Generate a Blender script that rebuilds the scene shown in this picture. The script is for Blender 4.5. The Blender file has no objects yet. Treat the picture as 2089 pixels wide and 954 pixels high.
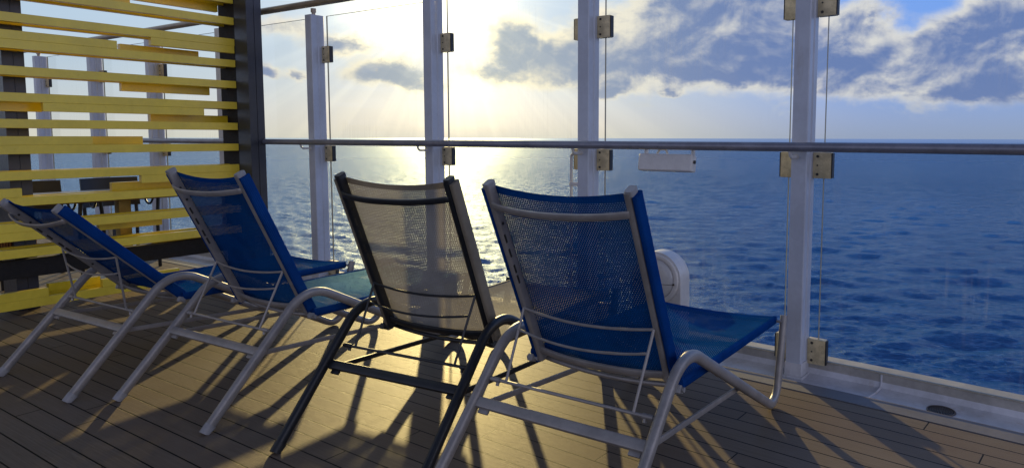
import bpy, bmesh, math, random
from mathutils import Vector, Matrix
random.seed(7)
PI = math.pi
R = math.radians
scene = bpy.context.scene
COL = scene.collection

# ------------------------------------------------------------------ node helpers
class G:
    """tiny expression builder on top of a node tree"""
    def __init__(s, nt): s.nt = nt
    def node(s, t, **kw):
        n = s.nt.nodes.new(t)
        for k, v in kw.items(): setattr(n, k, v)
        return n
    def link(s, a, b): s.nt.links.new(a, b)
    def put(s, sock, v):
        if isinstance(v, V): s.link(v.o, sock)
        elif hasattr(v, 'is_output'): s.link(v, sock)
        else: sock.default_value = v
    def m(s, op, a, b=None, c=None, clamp=False):
        n = s.node('ShaderNodeMath', operation=op, use_clamp=clamp)
        s.put(n.inputs[0], a)
        if b is not None: s.put(n.inputs[1], b)
        if c is not None: s.put(n.inputs[2], c)
        return V(s, n.outputs[0])
    def comb(s, x, y, z):
        n = s.node('ShaderNodeCombineXYZ')
        s.put(n.inputs[0], x); s.put(n.inputs[1], y); s.put(n.inputs[2], z)
        return n.outputs[0]
    def sep(s, v):
        n = s.node('ShaderNodeSeparateXYZ'); s.link(v, n.inputs[0])
        return [V(s, o) for o in n.outputs]
    def noise(s, vec, scale, detail=4, rough=.5, dist=0.0, lac=2.0):
        n = s.node('ShaderNodeTexNoise'); s.link(vec, n.inputs['Vector'])
        n.inputs['Scale'].default_value = scale; n.inputs['Detail'].default_value = detail
        n.inputs['Roughness'].default_value = rough; n.inputs['Distortion'].default_value = dist
        n.inputs['Lacunarity'].default_value = lac
        return V(s, n.outputs['Fac'])
    def mix(s, f, a, b):
        n = s.node('ShaderNodeMix', data_type='RGBA'); n.clamp_factor = True
        s.put(n.inputs['Factor'], f); s.put(n.inputs['A'], a); s.put(n.inputs['B'], b)
        return n.outputs['Result']
    def blend(s, mode, f, a, b):
        n = s.node('ShaderNodeMix', data_type='RGBA', blend_type=mode); n.clamp_factor = True
        s.put(n.inputs['Factor'], f); s.put(n.inputs['A'], a); s.put(n.inputs['B'], b)
        return n.outputs['Result']
    def ramp(s, x, lo, hi):
        n = s.node('ShaderNodeMapRange', interpolation_type='SMOOTHSTEP'); n.clamp = True
        s.put(n.inputs['Value'], x); s.put(n.inputs['From Min'], lo); s.put(n.inputs['From Max'], hi)
        return V(s, n.outputs['Result'])
    def mapping(s, vec, sc=(1, 1, 1), rot=(0, 0, 0), loc=(0, 0, 0)):
        n = s.node('ShaderNodeMapping'); s.link(vec, n.inputs['Vector'])
        n.inputs['Scale'].default_value = sc; n.inputs['Rotation'].default_value = rot
        n.inputs['Location'].default_value = loc
        return n.outputs[0]
class V:
    def __init__(s, g, o): s.g = g; s.o = o
    def __add__(s, b): return s.g.m('ADD', s, b)
    __radd__ = __add__
    def __mul__(s, b): return s.g.m('MULTIPLY', s, b)
    __rmul__ = __mul__
    def __sub__(s, b): return s.g.m('SUBTRACT', s, b)
    def __rsub__(s, b): return s.g.m('SUBTRACT', b, s)
    def __truediv__(s, b): return s.g.m('DIVIDE', s, b)

def col(*c): return (c[0], c[1], c[2], 1.0)
def newmat(name):
    m = bpy.data.materials.new(name); m.use_nodes = True
    g = G(m.node_tree); b = m.node_tree.nodes['Principled BSDF']; out = m.node_tree.nodes['Material Output']
    return m, g, b, out
def objco(g): return g.node('ShaderNodeTexCoord').outputs['Object']
def gen(g): return g.node('ShaderNodeNewGeometry').outputs['Position']

def paint(name, c, rough=.4, metal=0.0, var=.12, scale=9, bump=.0, coat=0.0, grime=0.0):
    m, g, b, out = newmat(name)
    n = g.noise(gen(g), scale, 5, .6)
    n2 = g.noise(gen(g), scale*9, 3, .6)
    dark = col(*(x*(1-var*1.6) for x in c)); lite = col(*(min(1, x*(1+var)) for x in c))
    cc = g.mix(g.ramp(n*.75+n2*.25, .35, .65), dark, lite)
    if grime > 0:
        s = g.noise(g.mapping(gen(g), (7, 7, 1.1)), 2.2, 6, .7)
        cc = g.mix(g.ramp(s, .55, .75)*grime, cc, col(c[0]*.62, c[1]*.5, c[2]*.36))
    g.link(cc, b.inputs['Base Color'])
    g.put(b.inputs['Roughness'], g.ramp(n2, 0, 1)*.22+(rough-.11))
    b.inputs['Metallic'].default_value = metal
    b.inputs['Coat Weight'].default_value = coat; b.inputs['Coat Roughness'].default_value = .15
    if bump:
        bn = g.node('ShaderNodeBump'); bn.inputs['Strength'].default_value = bump; bn.inputs['Distance'].default_value = .002
        g.put(bn.inputs['Height'], g.noise(gen(g), 180, 3, .6)); g.link(bn.outputs[0], b.inputs['Normal'])
    return m

M = {}
M['frame_light'] = paint('frame_light', (.315, .298, .288), .38, .25, .10, 14, .12, grime=.25)
M['frame_dark'] = paint('frame_dark', (.016, .019, .024), .36, .1, .15, 14, .12)
M['post'] = paint('post_white', (.50, .55, .66), .35, 0, .06, 5, .05, .2, grime=.3)
M['rail'] = paint('rail_grey', (.23, .24, .30), .34, .35, .12, 8, .08)
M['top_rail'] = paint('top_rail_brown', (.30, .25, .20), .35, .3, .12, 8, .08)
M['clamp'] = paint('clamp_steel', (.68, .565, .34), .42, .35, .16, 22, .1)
M['bolt'] = paint('bolt_dark', (.06, .055, .05), .4, .6, .1, 30)
M['gasket'] = paint('gasket_black', (.015, .015, .018), .5, 0, .1)
M['column'] = paint('column_steel', (.032, .038, .058), .38, .2, .12, 6, .1, grime=.2)
M['beam'] = paint('beam_black', (.010, .009, .009), .85, 0, .15, 6, .1)
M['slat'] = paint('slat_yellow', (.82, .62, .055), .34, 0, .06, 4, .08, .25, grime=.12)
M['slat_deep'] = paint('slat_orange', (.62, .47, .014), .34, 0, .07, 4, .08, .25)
M['white'] = paint('white_enamel', (.62, .62, .63), .38, 0, .07, 6, .06, .15, grime=.35)
M['gutter'] = paint('gutter_white', (.60, .61, .66), .42, 0, .12, 5, .1, grime=.5)
M['kerb_face'] = paint('kerb_cream', (.42, .40, .37), .5, 0, .14, 5, .12, grime=.45)
M['margin'] = paint('margin_grey', (.155, .145, .15), .6, 0, .1, 6, .3, grime=.2)
M['chair_dark'] = paint('chair_dark', (.012, .012, .015), .4, 0, .2)
M['table_top'] = paint('table_top', (.09, .05, .03), .35, 0, .2, 6)
M['table_leg'] = paint('table_leg', (.34, .24, .05), .4, .3, .15)
M['drain'] = paint('drain_metal', (.20, .18, .17), .4, .7, .15, 30)
M['black'] = paint('hole_black', (.006, .006, .007), .8, 0, .1)
M['rubber'] = paint('foot_plastic', (.30, .30, .31), .5, 0, .1, 20)
M['rubber_dark'] = paint('foot_plastic_dark', (.02, .022, .025), .5, 0, .1, 20)
M['lens'] = paint('lamp_lens', (.52, .53, .55), .18, 0, .05, 6, 0, .5)

def wicker_mat():
    m, g, b, out = newmat('wicker')
    x, y, z = g.sep(objco(g))
    w1 = g.m('SINE', x*420); w2 = g.m('SINE', y*420)
    h = w1*w2
    g.link(g.mix(g.ramp(h, -1, 1), col(.10, .035, .012), col(.36, .15, .04)), b.inputs['Base Color'])
    b.inputs['Roughness'].default_value = .6
    bn = g.node('ShaderNodeBump'); bn.inputs['Distance'].default_value = .004; g.put(bn.inputs['Height'], h); g.link(bn.outputs[0], b.inputs['Normal'])
    return m
M['wicker'] = wicker_mat()

def sling_mat(name, c, c2, holes=True, trans=.35, open_=.30, pitch=.0084, gloss=.014, gcol=(.8, .8, .8, 1)):
    m, g, b, out = newmat(name)
    uv = g.node('ShaderNodeTexCoord').outputs['UV']
    u, v, _ = g.sep(uv)
    pu, pv = pitch, pitch*.86
    row = g.m('FLOOR', v/pv)
    odd = g.m('MODULO', row, 2.0)
    fx = g.m('FRACT', u/pu + odd*.5); fy = g.m('FRACT', v/pv)
    dx = g.m('ABSOLUTE', fx-.5); dy = g.m('ABSOLUTE', fy-.5)
    n = g.noise(gen(g), 7, 4, .6); fine = g.noise(uv, 260, 3, .7)
    # irregular weave: the hole size drifts slowly over the cloth
    wob = g.noise(uv, 9, 2, .5)*.04 - .02
    hx = open_ + .02; hy = open_ - .03
    hole = g.m('MULTIPLY', g.m('LESS_THAN', dx - wob, hx*.9), g.m('LESS_THAN', dy - wob, hy*.9))
    cc = g.mix(g.ramp(n, .3, .7), col(*c), col(*c2))
    cc = g.mix(g.ramp(fine, .35, .7)*.35, cc, col(c2[0]*1.25+.01, c2[1]*1.25+.01, c2[2]*1.2+.01))
    g.nt.nodes.remove(b); dfu = g.node('ShaderNodeBsdfDiffuse'); g.link(cc, dfu.inputs['Color']); gls = g.node('ShaderNodeBsdfGlossy', distribution='BECKMANN'); gls.inputs['Roughness'].default_value = .34; gls.inputs['Color'].default_value = gcol
    b = g.node('ShaderNodeMixShader'); b.inputs[0].default_value = gloss; g.link(dfu.outputs[0], b.inputs[1]); g.link(gls.outputs[0], b.inputs[2])
    bn = g.node('ShaderNodeBump'); bn.inputs['Distance'].default_value = .0022; bn.inputs['Strength'].default_value = .7
    thread = g.m('ABSOLUTE', g.m('SINE', (u/pu)*PI)) + g.m('ABSOLUTE', g.m('SINE', (v/pv)*PI))
    g.put(bn.inputs['Height'], thread*.4 + g.noise(gen(g), 4, 2)*.5); g.link(bn.outputs[0], dfu.inputs['Normal']); g.link(bn.outputs[0], gls.inputs['Normal'])
    tl = g.node('ShaderNodeBsdfTranslucent'); g.link(cc, tl.inputs['Color'])
    mx = g.node('ShaderNodeMixShader'); mx.inputs[0].default_value = trans
    g.link(b.outputs[0], mx.inputs[1]); g.link(tl.outputs[0], mx.inputs[2])
    if holes:
        tr = g.node('ShaderNodeBsdfTransparent')
        m2 = g.node('ShaderNodeMixShader'); g.put(m2.inputs[0], hole)
        g.link(mx.outputs[0], m2.inputs[1]); g.link(tr.outputs[0], m2.inputs[2])
        g.link(m2.outputs[0], out.inputs['Surface'])
    else: g.link(mx.outputs[0], out.inputs['Surface'])
    return m
M['sling_blue'] = sling_mat('sling_blue', (.001, .036, .155), (.002, .056, .225), True, .022, .15, gcol=(.30, .62, 1.0, 1), gloss=.02)
M['band_blue'] = sling_mat('band_blue', (.001, .031, .16), (.002, .050, .24), False, .05, gcol=(.30, .62, 1.0, 1))
M['sling_taupe'] = sling_mat('sling_taupe', (.27, .25, .22), (.34, .315, .28), True, .22, .135)
M['band_taupe'] = sling_mat('band_taupe', (.20, .17, .13), (.28, .24, .18), False, .05)

def glass_mat():
    m, g, b, out = newmat('pane_glass'); g.nt.nodes.remove(b)
    fr = g.node('ShaderNodeFresnel'); fr.inputs['IOR'].default_value = 1.45
    tr = g.node('ShaderNodeBsdfTransparent'); tr.inputs['Color'].default_value = (.93, .965, .99, 1)
    gl = g.node('ShaderNodeBsdfGlossy'); gl.inputs['Roughness'].default_value = .004
    mx = g.node('ShaderNodeMixShader'); g.put(mx.inputs[0], V(g, fr.outputs[0])*.75); g.link(tr.outputs[0], mx.inputs[1]); g.link(gl.outputs[0], mx.inputs[2])
    # dried salt running down the pane
    uv = g.node('ShaderNodeTexCoord').outputs['UV']
    u, v, _ = g.sep(uv)
    st = g.noise(g.mapping(uv, (55, 1.1, 1)), 1.0, 4, .65)
    st2 = g.noise(g.mapping(uv, (140, 2.3, 1)), 1.0, 3, .6)
    patch = g.noise(uv, 1.6, 3, .6)
    dirt = g.ramp(st*.6+st2*.4, .47, .70)*g.ramp(patch, .45, .72)*.14 + g.ramp(g.noise(uv, 60, 2), .74, .82)*.06 + .003
    df = g.node('ShaderNodeBsdfTranslucent'); df.inputs['Color'].default_value = (.42, .45, .48, 1)
    d2 = g.node('ShaderNodeMixShader'); g.put(d2.inputs[0], dirt); g.link(mx.outputs[0], d2.inputs[1]); g.link(df.outputs[0], d2.inputs[2])
    g.link(d2.outputs[0], out.inputs['Surface'])
    return m
M['glass'] = glass_mat()
def edge_mat():
    m, g, b, out = newmat('glass_edge')
    b.inputs['Base Color'].default_value = (.16, .18, .20, 1); b.inputs['Roughness'].default_value = .2
    tl = g.node('ShaderNodeBsdfTranslucent'); tl.inputs['Color'].default_value = (.85, .88, .86, 1)
    mx = g.node('ShaderNodeMixShader'); mx.inputs[0].default_value = .28
    g.link(b.outputs[0], mx.inputs[1]); g.link(tl.outputs[0], mx.inputs[2]); g.link(mx.outputs[0], out.inputs['Surface'])
    return m
M['edge'] = edge_mat()

BOARD = .0905
def deck_mat():
    m, g, b, out = newmat('deck_boards')
    uv = g.node('ShaderNodeTexCoord').outputs['UV']
    u, v, _ = g.sep(uv)                    # u along the fence, v = distance inboard from the first board edge
    k = v/BOARD
    idx = g.m('FLOOR', k); f = g.m('FRACT', k)
    seam = g.m('GREATER_THAN', g.m('ABSOLUTE', f-.5), .5-.034)
    wn = g.node('ShaderNodeTexWhiteNoise', noise_dimensions='1D'); g.put(wn.inputs['W'], idx)
    rnd = V(g, wn.outputs['Value'])
    L = 2.35
    q = (u + rnd*L*3.0)/L
    jf = g.m('FRACT', q); ji = g.m('FLOOR', q)
    joint = g.m('LESS_THAN', jf, .0022)
    w2 = g.node('ShaderNodeTexWhiteNoise', noise_dimensions='2D'); g.link(g.comb(idx, ji, 0), w2.inputs['Vector'])
    tone = V(g, w2.outputs['Value'])
    grain = g.noise(g.mapping(uv, (3.0, 150, 1)), 1.0, 5, .65)
    grain2 = g.noise(g.mapping(uv, (14, 420, 1)), 1.0, 3, .6)
    blot = g.noise(uv, 1.7, 5, .6)
    spots = g.ramp(g.noise(uv, 38, 3, .6), .70, .78)
    base = g.mix(g.ramp(grain*.6+grain2*.4, .3, .7), col(.140, .108, .077), col(.232, .186, .136))
    base = g.mix(tone*.65, base, col(.17, .125, .09))
    base = g.mix(g.ramp(blot, .42, .70)*.35, base, col(.245, .205, .165))
    base = g.mix(spots*.35, base, col(.10, .075, .055))
    line = g.m('MAXIMUM', seam, joint)
    g.link(g.mix(line, base, col(.006, .006, .008)), b.inputs['Base Color'])
    g.put(b.inputs['Roughness'], .47 + grain2*.18 + blot*.10 - .08)
    b.inputs['Specular IOR Level'].default_value = .075
    bn = g.node('ShaderNodeBump'); bn.inputs['Distance'].default_value = .0035; bn.inputs['Strength'].default_value = .55
    g.put(bn.inputs['Height'], grain*.35 + grain2*.45 - line*1.2); g.link(bn.outputs[0], b.inputs['Normal'])
    return m
M['deck'] = deck_mat()

def sea_mat():
    m, g, b, out = newmat('sea_water'); g.nt.nodes.remove(b)
    p = gen(g)
    dn = g.node('ShaderNodeVectorMath', operation='LENGTH'); g.link(p, dn.inputs[0]); dist = V(g, dn.outputs['Value'])
    farf = g.ramp(dist, 120, 1500)
    pr = g.mapping(p, (1, 1, 1), (0, 0, R(24)))
    rip = g.noise(g.mapping(pr, (.6, 1, 1)), 2.6, 5, .66, .6)
    bn = g.node('ShaderNodeBump'); bn.inputs['Distance'].default_value = .22; g.put(bn.inputs['Strength'], 1.0-g.ramp(dist, 700, 6000)*.9)
    mid = g.noise(g.mapping(pr, (.45, 1, 1)), .30, 5, .62, .3)
    g.put(bn.inputs['Height'], rip + mid*8.5*g.ramp(dist, 110, 420)*(1.0-g.ramp(dist, 900, 5000)))
    df = g.node('ShaderNodeBsdfDiffuse'); df.inputs['Color'].default_value = (.004, .062, .215, 1)
    gl = g.node('ShaderNodeBsdfGlossy'); gl.inputs['Color'].default_value = (.74, .87, 1.0, 1); g.put(gl.inputs['Roughness'], farf*.22+.17); g.link(bn.outputs[0], gl.inputs['Normal'])
    fr = g.node('ShaderNodeFresnel'); fr.inputs['IOR'].default_value = 1.33; g.link(bn.outputs[0], fr.inputs['Normal'])
    mx = g.node('ShaderNodeMixShader'); g.put(mx.inputs[0], V(g, fr.outputs[0])*(.96-farf*.22)); g.link(df.outputs[0], mx.inputs[1]); g.link(gl.outputs[0], mx.inputs[2])
    g.link(mx.outputs[0], out.inputs['Surface'])
    return m
M['sea'] = sea_mat()

# ------------------------------------------------------------------ object helpers
def mesh_obj(name, bm, mat, parent=None, smooth=35):
    me = bpy.data.meshes.new(name); bmesh.ops.recalc_face_normals(bm, faces=bm.faces[:])
    bm.to_mesh(me); bm.free()
    for mm in (mat if isinstance(mat, (list, tuple)) else [mat]): me.materials.append(M[mm])
    if smooth:
        for p in me.polygons: p.use_smooth = True
        me.set_sharp_from_angle(angle=R(smooth))
    o = bpy.data.objects.new(name, me); COL.objects.link(o)
    if parent: o.parent = parent
    return o
def tag(o, label=None, cat=None, group=None, kind=None):
    if label: o['label'] = label
    if cat: o['category'] = cat
    if group: o['group'] = group
    if kind: o['kind'] = kind
    return o
def empty(name, loc, rz=0):
    o = bpy.data.objects.new(name, None); COL.objects.link(o); o.location = loc; o.rotation_euler = (0, 0, rz)
    o.empty_display_size = .1
    return o
def frame(x, y=None):
    pass
def box(bm, c, s, rot=None, bev=.0, seg=2):
    """box centred at c with size s; rot = 3x3/4x4 matrix"""
    mt = Matrix.Translation(Vector(c))
    if rot is not None: mt = mt @ rot.to_4x4()
    mt = mt @ Matrix.Diagonal((s[0], s[1], s[2], 1))
    r = bmesh.ops.create_cube(bm, size=1, matrix=mt)
    if bev > 0:
        vs = set(r['verts']); es = [e for e in bm.edges if e.verts[0] in vs and e.verts[1] in vs]
        bmesh.ops.bevel(bm, geom=es, offset=bev, segments=seg, profile=.6, affect='EDGES')
    return bm
def cyl(bm, a, b, r, n=14, r2=None):
    a = Vector(a); b = Vector(b); d = b-a
    q = d.to_track_quat('Z', 'Y').to_matrix().to_4x4()
    bmesh.ops.create_cone(bm, cap_ends=True, segments=n, radius1=r, radius2=r if r2 is None else r2, depth=d.length, matrix=Matrix.Translation((a+b)/2) @ q)
def fillet(pts, rad, n=8):
    P = [Vector(p) for p in pts]; out = [P[0]]
    for i in range(1, len(P)-1):
        r = rad[i-1] if isinstance(rad, (list, tuple)) else rad
        if r <= 0: out.append(P[i]); continue
        a = (P[i-1]-P[i]).normalized(); b = (P[i+1]-P[i]).normalized()
        th = a.angle(b)
        if th > PI-.01: out.append(P[i]); continue
        d = r/math.tan(th/2)
        d = min(d, (P[i-1]-P[i]).length*.49 if i > 1 else (P[i-1]-P[i]).length*.95, (P[i+1]-P[i]).length*.49 if i < len(P)-2 else (P[i+1]-P[i]).length*.95)
        r = d*math.tan(th/2)
        c = P[i] + (a+b).normalized()*(r/math.sin(th/2))
        s = P[i]+a*d - c; e = P[i]+b*d - c
        for k in range(n+1):
            out.append(c + s.normalized().slerp(e.normalized(), k/n)*r)
    out.append(P[-1]); return out
def sweep(bm, path, rx, ry=None, n=12, side=None, power=2.0, caps=True, closed=False):
    """tube along path, superellipse section; side = fixed lateral vector (rx measured along it)"""
    ry = rx if ry is None else ry
    P = [Vector(p) for p in path]; rings = []; N = len(P)
    up = None
    for i, p in enumerate(P):
        if closed: t = (P[(i+1) % N]-P[i-1]).normalized()
        else: t = (P[min(i+1, N-1)]-P[max(i-1, 0)]).normalized()
        if side is not None:
            x = Vector(side); x = (x - t*x.dot(t)).normalized()
        else:
            if up is None: up = Vector((0, 0, 1)) if abs(t.z) < .9 else Vector((1, 0, 0))
            x = (up - t*up.dot(t)).normalized(); up = x
        y = t.cross(x)
        ring = []
        for k in range(n):
            a = 2*PI*(k+.5)/n; ca, sa = math.cos(a), math.sin(a)
            e = 2.0/power
            ring.append(bm.verts.new(p + x*rx*math.copysign(abs(ca)**e, ca) + y*ry*math.copysign(abs(sa)**e, sa)))
        rings.append(ring)
    for i in range(N if closed else N-1):
        A, B = rings[i], rings[(i+1) % N]
        for k in range(n): bm.faces.new((A[k], A[(k+1) % n], B[(k+1) % n], B[k]))
    if caps and not closed: bm.faces.new(rings[0][::-1]); bm.faces.new(rings[-1])
    return bm
def prism(bm, prof, z0, z1, tf=lambda p: p):
    a = [bm.verts.new(tf(Vector((x, y, z0)))) for x, y in prof]; b = [bm.verts.new(tf(Vector((x, y, z1)))) for x, y in prof]
    n = len(prof)
    for i in range(n): bm.faces.new((a[i], a[(i+1) % n], b[(i+1) % n], b[i]))
    bm.faces.new(a[::-1]); bm.faces.new(b)

# ------------------------------------------------------------------ the gently bending rail line
S0 = (1.055, 3.170)
def ang(s):
    if s < -2.0: return 33.0
    if s < -.5: return 33+(s+2)/1.5*2.4
    if s < .6: return 35.4+(s+.5)/1.1*4.0
    return 39.4
TAB = {0: S0}
def _build():
    x, y = S0
    for i in range(1, 1000):
        a = R(ang((i-.5)*.01)); x += .01*math.cos(a); y -= .01*math.sin(a); TAB[i] = (x, y)
    x, y = S0
    for i in range(1, 1800):
        a = R(ang(-(i-.5)*.01)); x -= .01*math.cos(a); y += .01*math.sin(a); TAB[-i] = (x, y)
_build()
def F(s, off=0.0, z=0.0):
    i = math.floor(s/.01); fr = s/.01-i; x0, y0 = TAB[i]; x1, y1 = TAB[i+1]; a = R(ang(s))
    return Vector((x0+(x1-x0)*fr+off*math.sin(a), y0+(y1-y0)*fr+off*math.cos(a), z))
def rotF(s): return -R(ang(s))     # local x along the rail line, local y outboard

def strip(name, prof, s0, s1, step, mat, uvfun=None, **tags):
    """profile [(off,z),...] swept along the rail line"""
    bm = bmesh.new(); uvl = bm.loops.layers.uv.new('UVMap')
    n = max(1, int(round((s1-s0)/step))); cols = []
    for i in range(n+1):
        s = s0+(s1-s0)*i/n
        cols.append([(bm.verts.new(F(s, o, z)), s, o) for o, z in prof])
    for i in range(n):
        for k in range(len(prof)-1):
            q = [cols[i][k], cols[i][k+1], cols[i+1][k+1], cols[i+1][k]]
            f = bm.faces.new([v[0] for v in q])
            for l, v in zip(f.loops, q): l[uvl].uv = (v[1], -v[2]-.19)
    o = mesh_obj(name, bm, mat, smooth=20); tag(o, **tags); return o

# ground: boards, grey margin strip, gutter, kerb, hull side, sea
offs = [-.19 - .45*i for i in range(0, 13)]
strip('deck', [(o, 0.0) for o in offs], -15, 6, .15, 'deck', kind='structure')
strip('deck_margin', [(-.187, -.02), (-.187, .003), (-.078, .003), (-.078, -.012)], -15, 6, .15, 'margin', kind='structure')
strip('gutter', [(-.0775, -.012), (-.06, -.016), (.06, -.016), (.094, -.004), (.1055, .022)], -15, 6, .15, 'gutter', kind='structure')
strip('kerb', [(.105, -.02), (.105, .056), (.109, .060), (.205, .060), (.21, .055), (.21, -.30)], -15, 6, .15, 'kerb_face', kind='structure')
strip('ship_hull', [(.205, -.29), (.212, -.30), (.5, -3.0), (.5, -26)], -15, 6, .5, 'white', kind='structure')
import numpy as np
rng = np.random.default_rng(11)
NW = 130
lam = np.exp(rng.uniform(math.log(.6), math.log(13), NW)); wdir = R(68)+rng.normal(0, .50, NW)
kx, ky = 2*PI/lam*np.cos(wdir), 2*PI/lam*np.sin(wdir); ph = rng.uniform(0, 2*PI, NW)
amp = .0050*lam**.88
def wave_height(X, Y, step):
    z = np.zeros_like(X)
    gust = 1+.28*np.sin(X*.021+Y*.013+1.0)+.22*np.sin(X*.008-Y*.017)
    for q in range(NW):
        fade = np.clip(lam[q]/step*.7-.5, 0, 1)
        w_ = np.sin(kx[q]*X+ky[q]*Y+ph[q])
        z += amp[q]*fade*(w_+.35*np.abs(w_)**2*np.sign(w_)*0+.30*np.cos(2*(kx[q]*X+ky[q]*Y+ph[q])+PI))*(gust if lam[q] < 6 else 1)
    return z
rads = [22.0]
while rads[-1] < 620: rads.append(rads[-1]+max(.10, rads[-1]**2/23/640*.60))
for q in (700, 800, 950, 1200, 1600, 2200, 3000, 4500, 6500, 9200): rads.append(q)
rads = np.array(rads); nA = 640; th_ = np.linspace(R(-62), R(62), nA)
RR, TT = np.meshgrid(rads, th_, indexing='ij'); X = RR*np.sin(TT); Y = RR*np.cos(TT)
stp = np.maximum(RR*(th_[1]-th_[0]), np.gradient(rads)[:, None]*.55)
Z = wave_height(X, Y, stp)*np.clip((640-RR)/160, 0, 1)-23
co = np.stack([X, Y, Z], -1).reshape(-1, 3); nR = len(rads)
ii, jj = np.meshgrid(np.arange(nR-1), np.arange(nA-1), indexing='ij'); a_ = (ii*nA+jj).ravel()
quads = np.stack([a_, a_+1, a_+nA+1, a_+nA], -1)
# the rest of the disc, flat, behind and beside the ship
extra = []; base_i = len(co); th2 = np.linspace(R(62), R(298), 60)
for rr_ in (0.0, 22.0, 200.0, 2000.0, 9200.0):
    for t_ in th2: extra.append((rr_*math.sin(t_), rr_*math.cos(t_), -23.0))
fan = [(t_, ) for t_ in np.linspace(R(-62), R(62), 30)]
q2 = []
for a in range(4):
    for b in range(59): q2.append((base_i+a*60+b, base_i+(a+1)*60+b, base_i+(a+1)*60+b+1, base_i+a*60+b+1))
b3 = base_i+len(extra)
for t_ in np.linspace(R(-62), R(62), 30): extra.append((0, 0, -23.0)); extra.append((22*math.sin(t_), 22*math.cos(t_), -23.0))
for b in range(29): q2.append((b3+2*b, b3+2*b+1, b3+2*b+3, b3+2*b+2))
co = np.vstack([co, np.array(extra)]); quads = np.vstack([quads, np.array(q2)[:, ::-1]])
me = bpy.data.meshes.new('sea'); me.vertices.add(len(co)); me.vertices.foreach_set('co', co.astype(np.float32).ravel())
me.loops.add(quads.size); me.loops.foreach_set('vertex_index', quads.astype(np.int32).ravel())
me.polygons.add(len(quads)); me.polygons.foreach_set('loop_start', np.arange(0, quads.size, 4, dtype=np.int32)); me.polygons.foreach_set('use_smooth', np.ones(len(quads), dtype=bool))
me.update(); me.validate(); me.materials.append(M['sea'])
o = bpy.data.objects.new('sea', me); COL.objects.link(o); tag(o, kind='structure')

# weld seams across the gutter
for s in (.315,):
    bm = bmesh.new()
    sweep(bm, [F(s+.02*t, o, z) for t, o, z in ((0, -.076, -.0135), (.2, -.02, -.0145), (.6, .04, -.0145), (1, .086, -.004), (1, .1025, .012), (1, .1035, .055))], .006, .0045, 8)
    tag(mesh_obj('weld_seam', bm, 'gutter'), label='raised white weld seam running across the gutter and up the kerb', cat='weld seam')
# drain
d = empty('floor_drain', F(.60, .006, -.0165), rotF(.60)); tag(d, 'round perforated metal drain cover set in the white gutter', 'drain')
bm = bmesh.new()
cyl(bm, (0, 0, 0), (0, 0, .0035), .056, 40)
mesh_obj('cover', bm, 'drain', d)
bm = bmesh.new()
ring = [Vector((.0525*math.cos(a), .0525*math.sin(a), .0045)) for a in [2*PI*i/40 for i in range(40)]]
sweep(bm, ring, .0022, .0022, 8, closed=True); mesh_obj('rim', bm, 'drain', d)
bm = bmesh.new()
for j in range(1, 6):
    nn = int(6*j*.95)
    for i in range(nn):
        a = 2*PI*i/nn + j*.35; rr_ = .0092*j
        box(bm, (rr_*math.cos(a), rr_*math.sin(a), .0040), (.0056, .0040, .0012), Matrix.Rotation(a+PI/2, 3, 'Z'))
mesh_obj('drain_holes', bm, 'black', d, smooth=0)

# ------------------------------------------------------------------ rail posts with glass clamps
ZC = (1.742, .996, .106)
POST_S = [1.25, -.035, -1.255, -2.47, -3.70, -4.93, -6.13, -7.34, -8.70]
def post_profile():
    w, dp, c = .036, .120, .012
    return [(-w, .0), (w-.004, .0), (w, .004), (w, .040), (w-.006, .046), (w-.006, .058), (w, .064), (w, dp-c), (w-c, dp), (-w+c, dp), (-w, dp-c)]
def build_post(s):
    t = empty('rail_post', F(s, 0, -.014), rotF(s))
    top = 2.045
    bm = bmesh.new(); prism(bm, post_profile(), 0, top); mesh_obj('shaft', bm, 'post', t, smooth=25)
    bm = bmesh.new()
    w = .0395
    prism(bm, [(-w, -.004), (w, -.004), (w, .122), (-w, .122)], .002, .075)
    mesh_obj('boot', bm, 'gutter', t, smooth=0)
    bm = bmesh.new()
    sweep(bm, [(-.043, .118, .004), (-.043, -.009, .004), (.043, -.009, .004), (.043, .118, .004)], .009, .006, 8)
    mesh_obj('weld_bead', bm, 'gutter', t)
    # connector up to the top rail
    bm = bmesh.new(); cyl(bm, (0, .05, top-.002), (0, .05, top+.035), .014); cyl(bm, (0, .05, top+.022), (0, .05, top+.05), .020)
    mesh_obj('rail_connector', bm, 'top_rail', t)
    for z in ZC:
        for sg in (-1, 1):
            c = box(bmesh.new(), (sg*.078, .104, z+.014), (.084, .036, .122), bev=.003)
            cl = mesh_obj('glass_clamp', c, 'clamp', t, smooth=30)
            bm = bmesh.new(); box(bm, (sg*.1225, .104, z+.014), (.006, .030, .116)); mesh_obj('gasket', bm, 'gasket', cl, smooth=0)
            for dz, r in ((.042, .0065), (.0, .0038), (-.042, .0065)):
                bm = bmesh.new(); cyl(bm, (sg*.058, .0865, z+.014+dz), (sg*.058, .0835, z+.014+dz), r, 12)
                mesh_obj('bolt', bm, 'bolt', cl)
    # bent bracket carrying the handrail
    bm = bmesh.new()
    sweep(bm, fillet([(-.012, .002, 1.050), (-.012, -.088, 1.050), (-.012, -.088, 1.082)], .028), .0075, .0075, 10)
    cyl(bm, (-.012, .0, 1.050), (-.012, -.006, 1.050), .013)
    mesh_obj('handrail_bracket', bm, 'white', t)
    return t
where = ['white steel rail post standing behind the front corner of the nearest blue lounger', 'white steel rail post between the grey floodlight and the taupe lounger', 'white steel rail post straight behind the taupe lounger back, in the glare',
         'white steel rail post just right of the dark pergola column', 'white steel rail post mostly hidden behind the dark pergola column', 'white rail post behind the right part of the yellow slats', 'white rail post behind the middle of the yellow slats', 'white rail post behind the left end of the yellow slats, farthest away']
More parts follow.
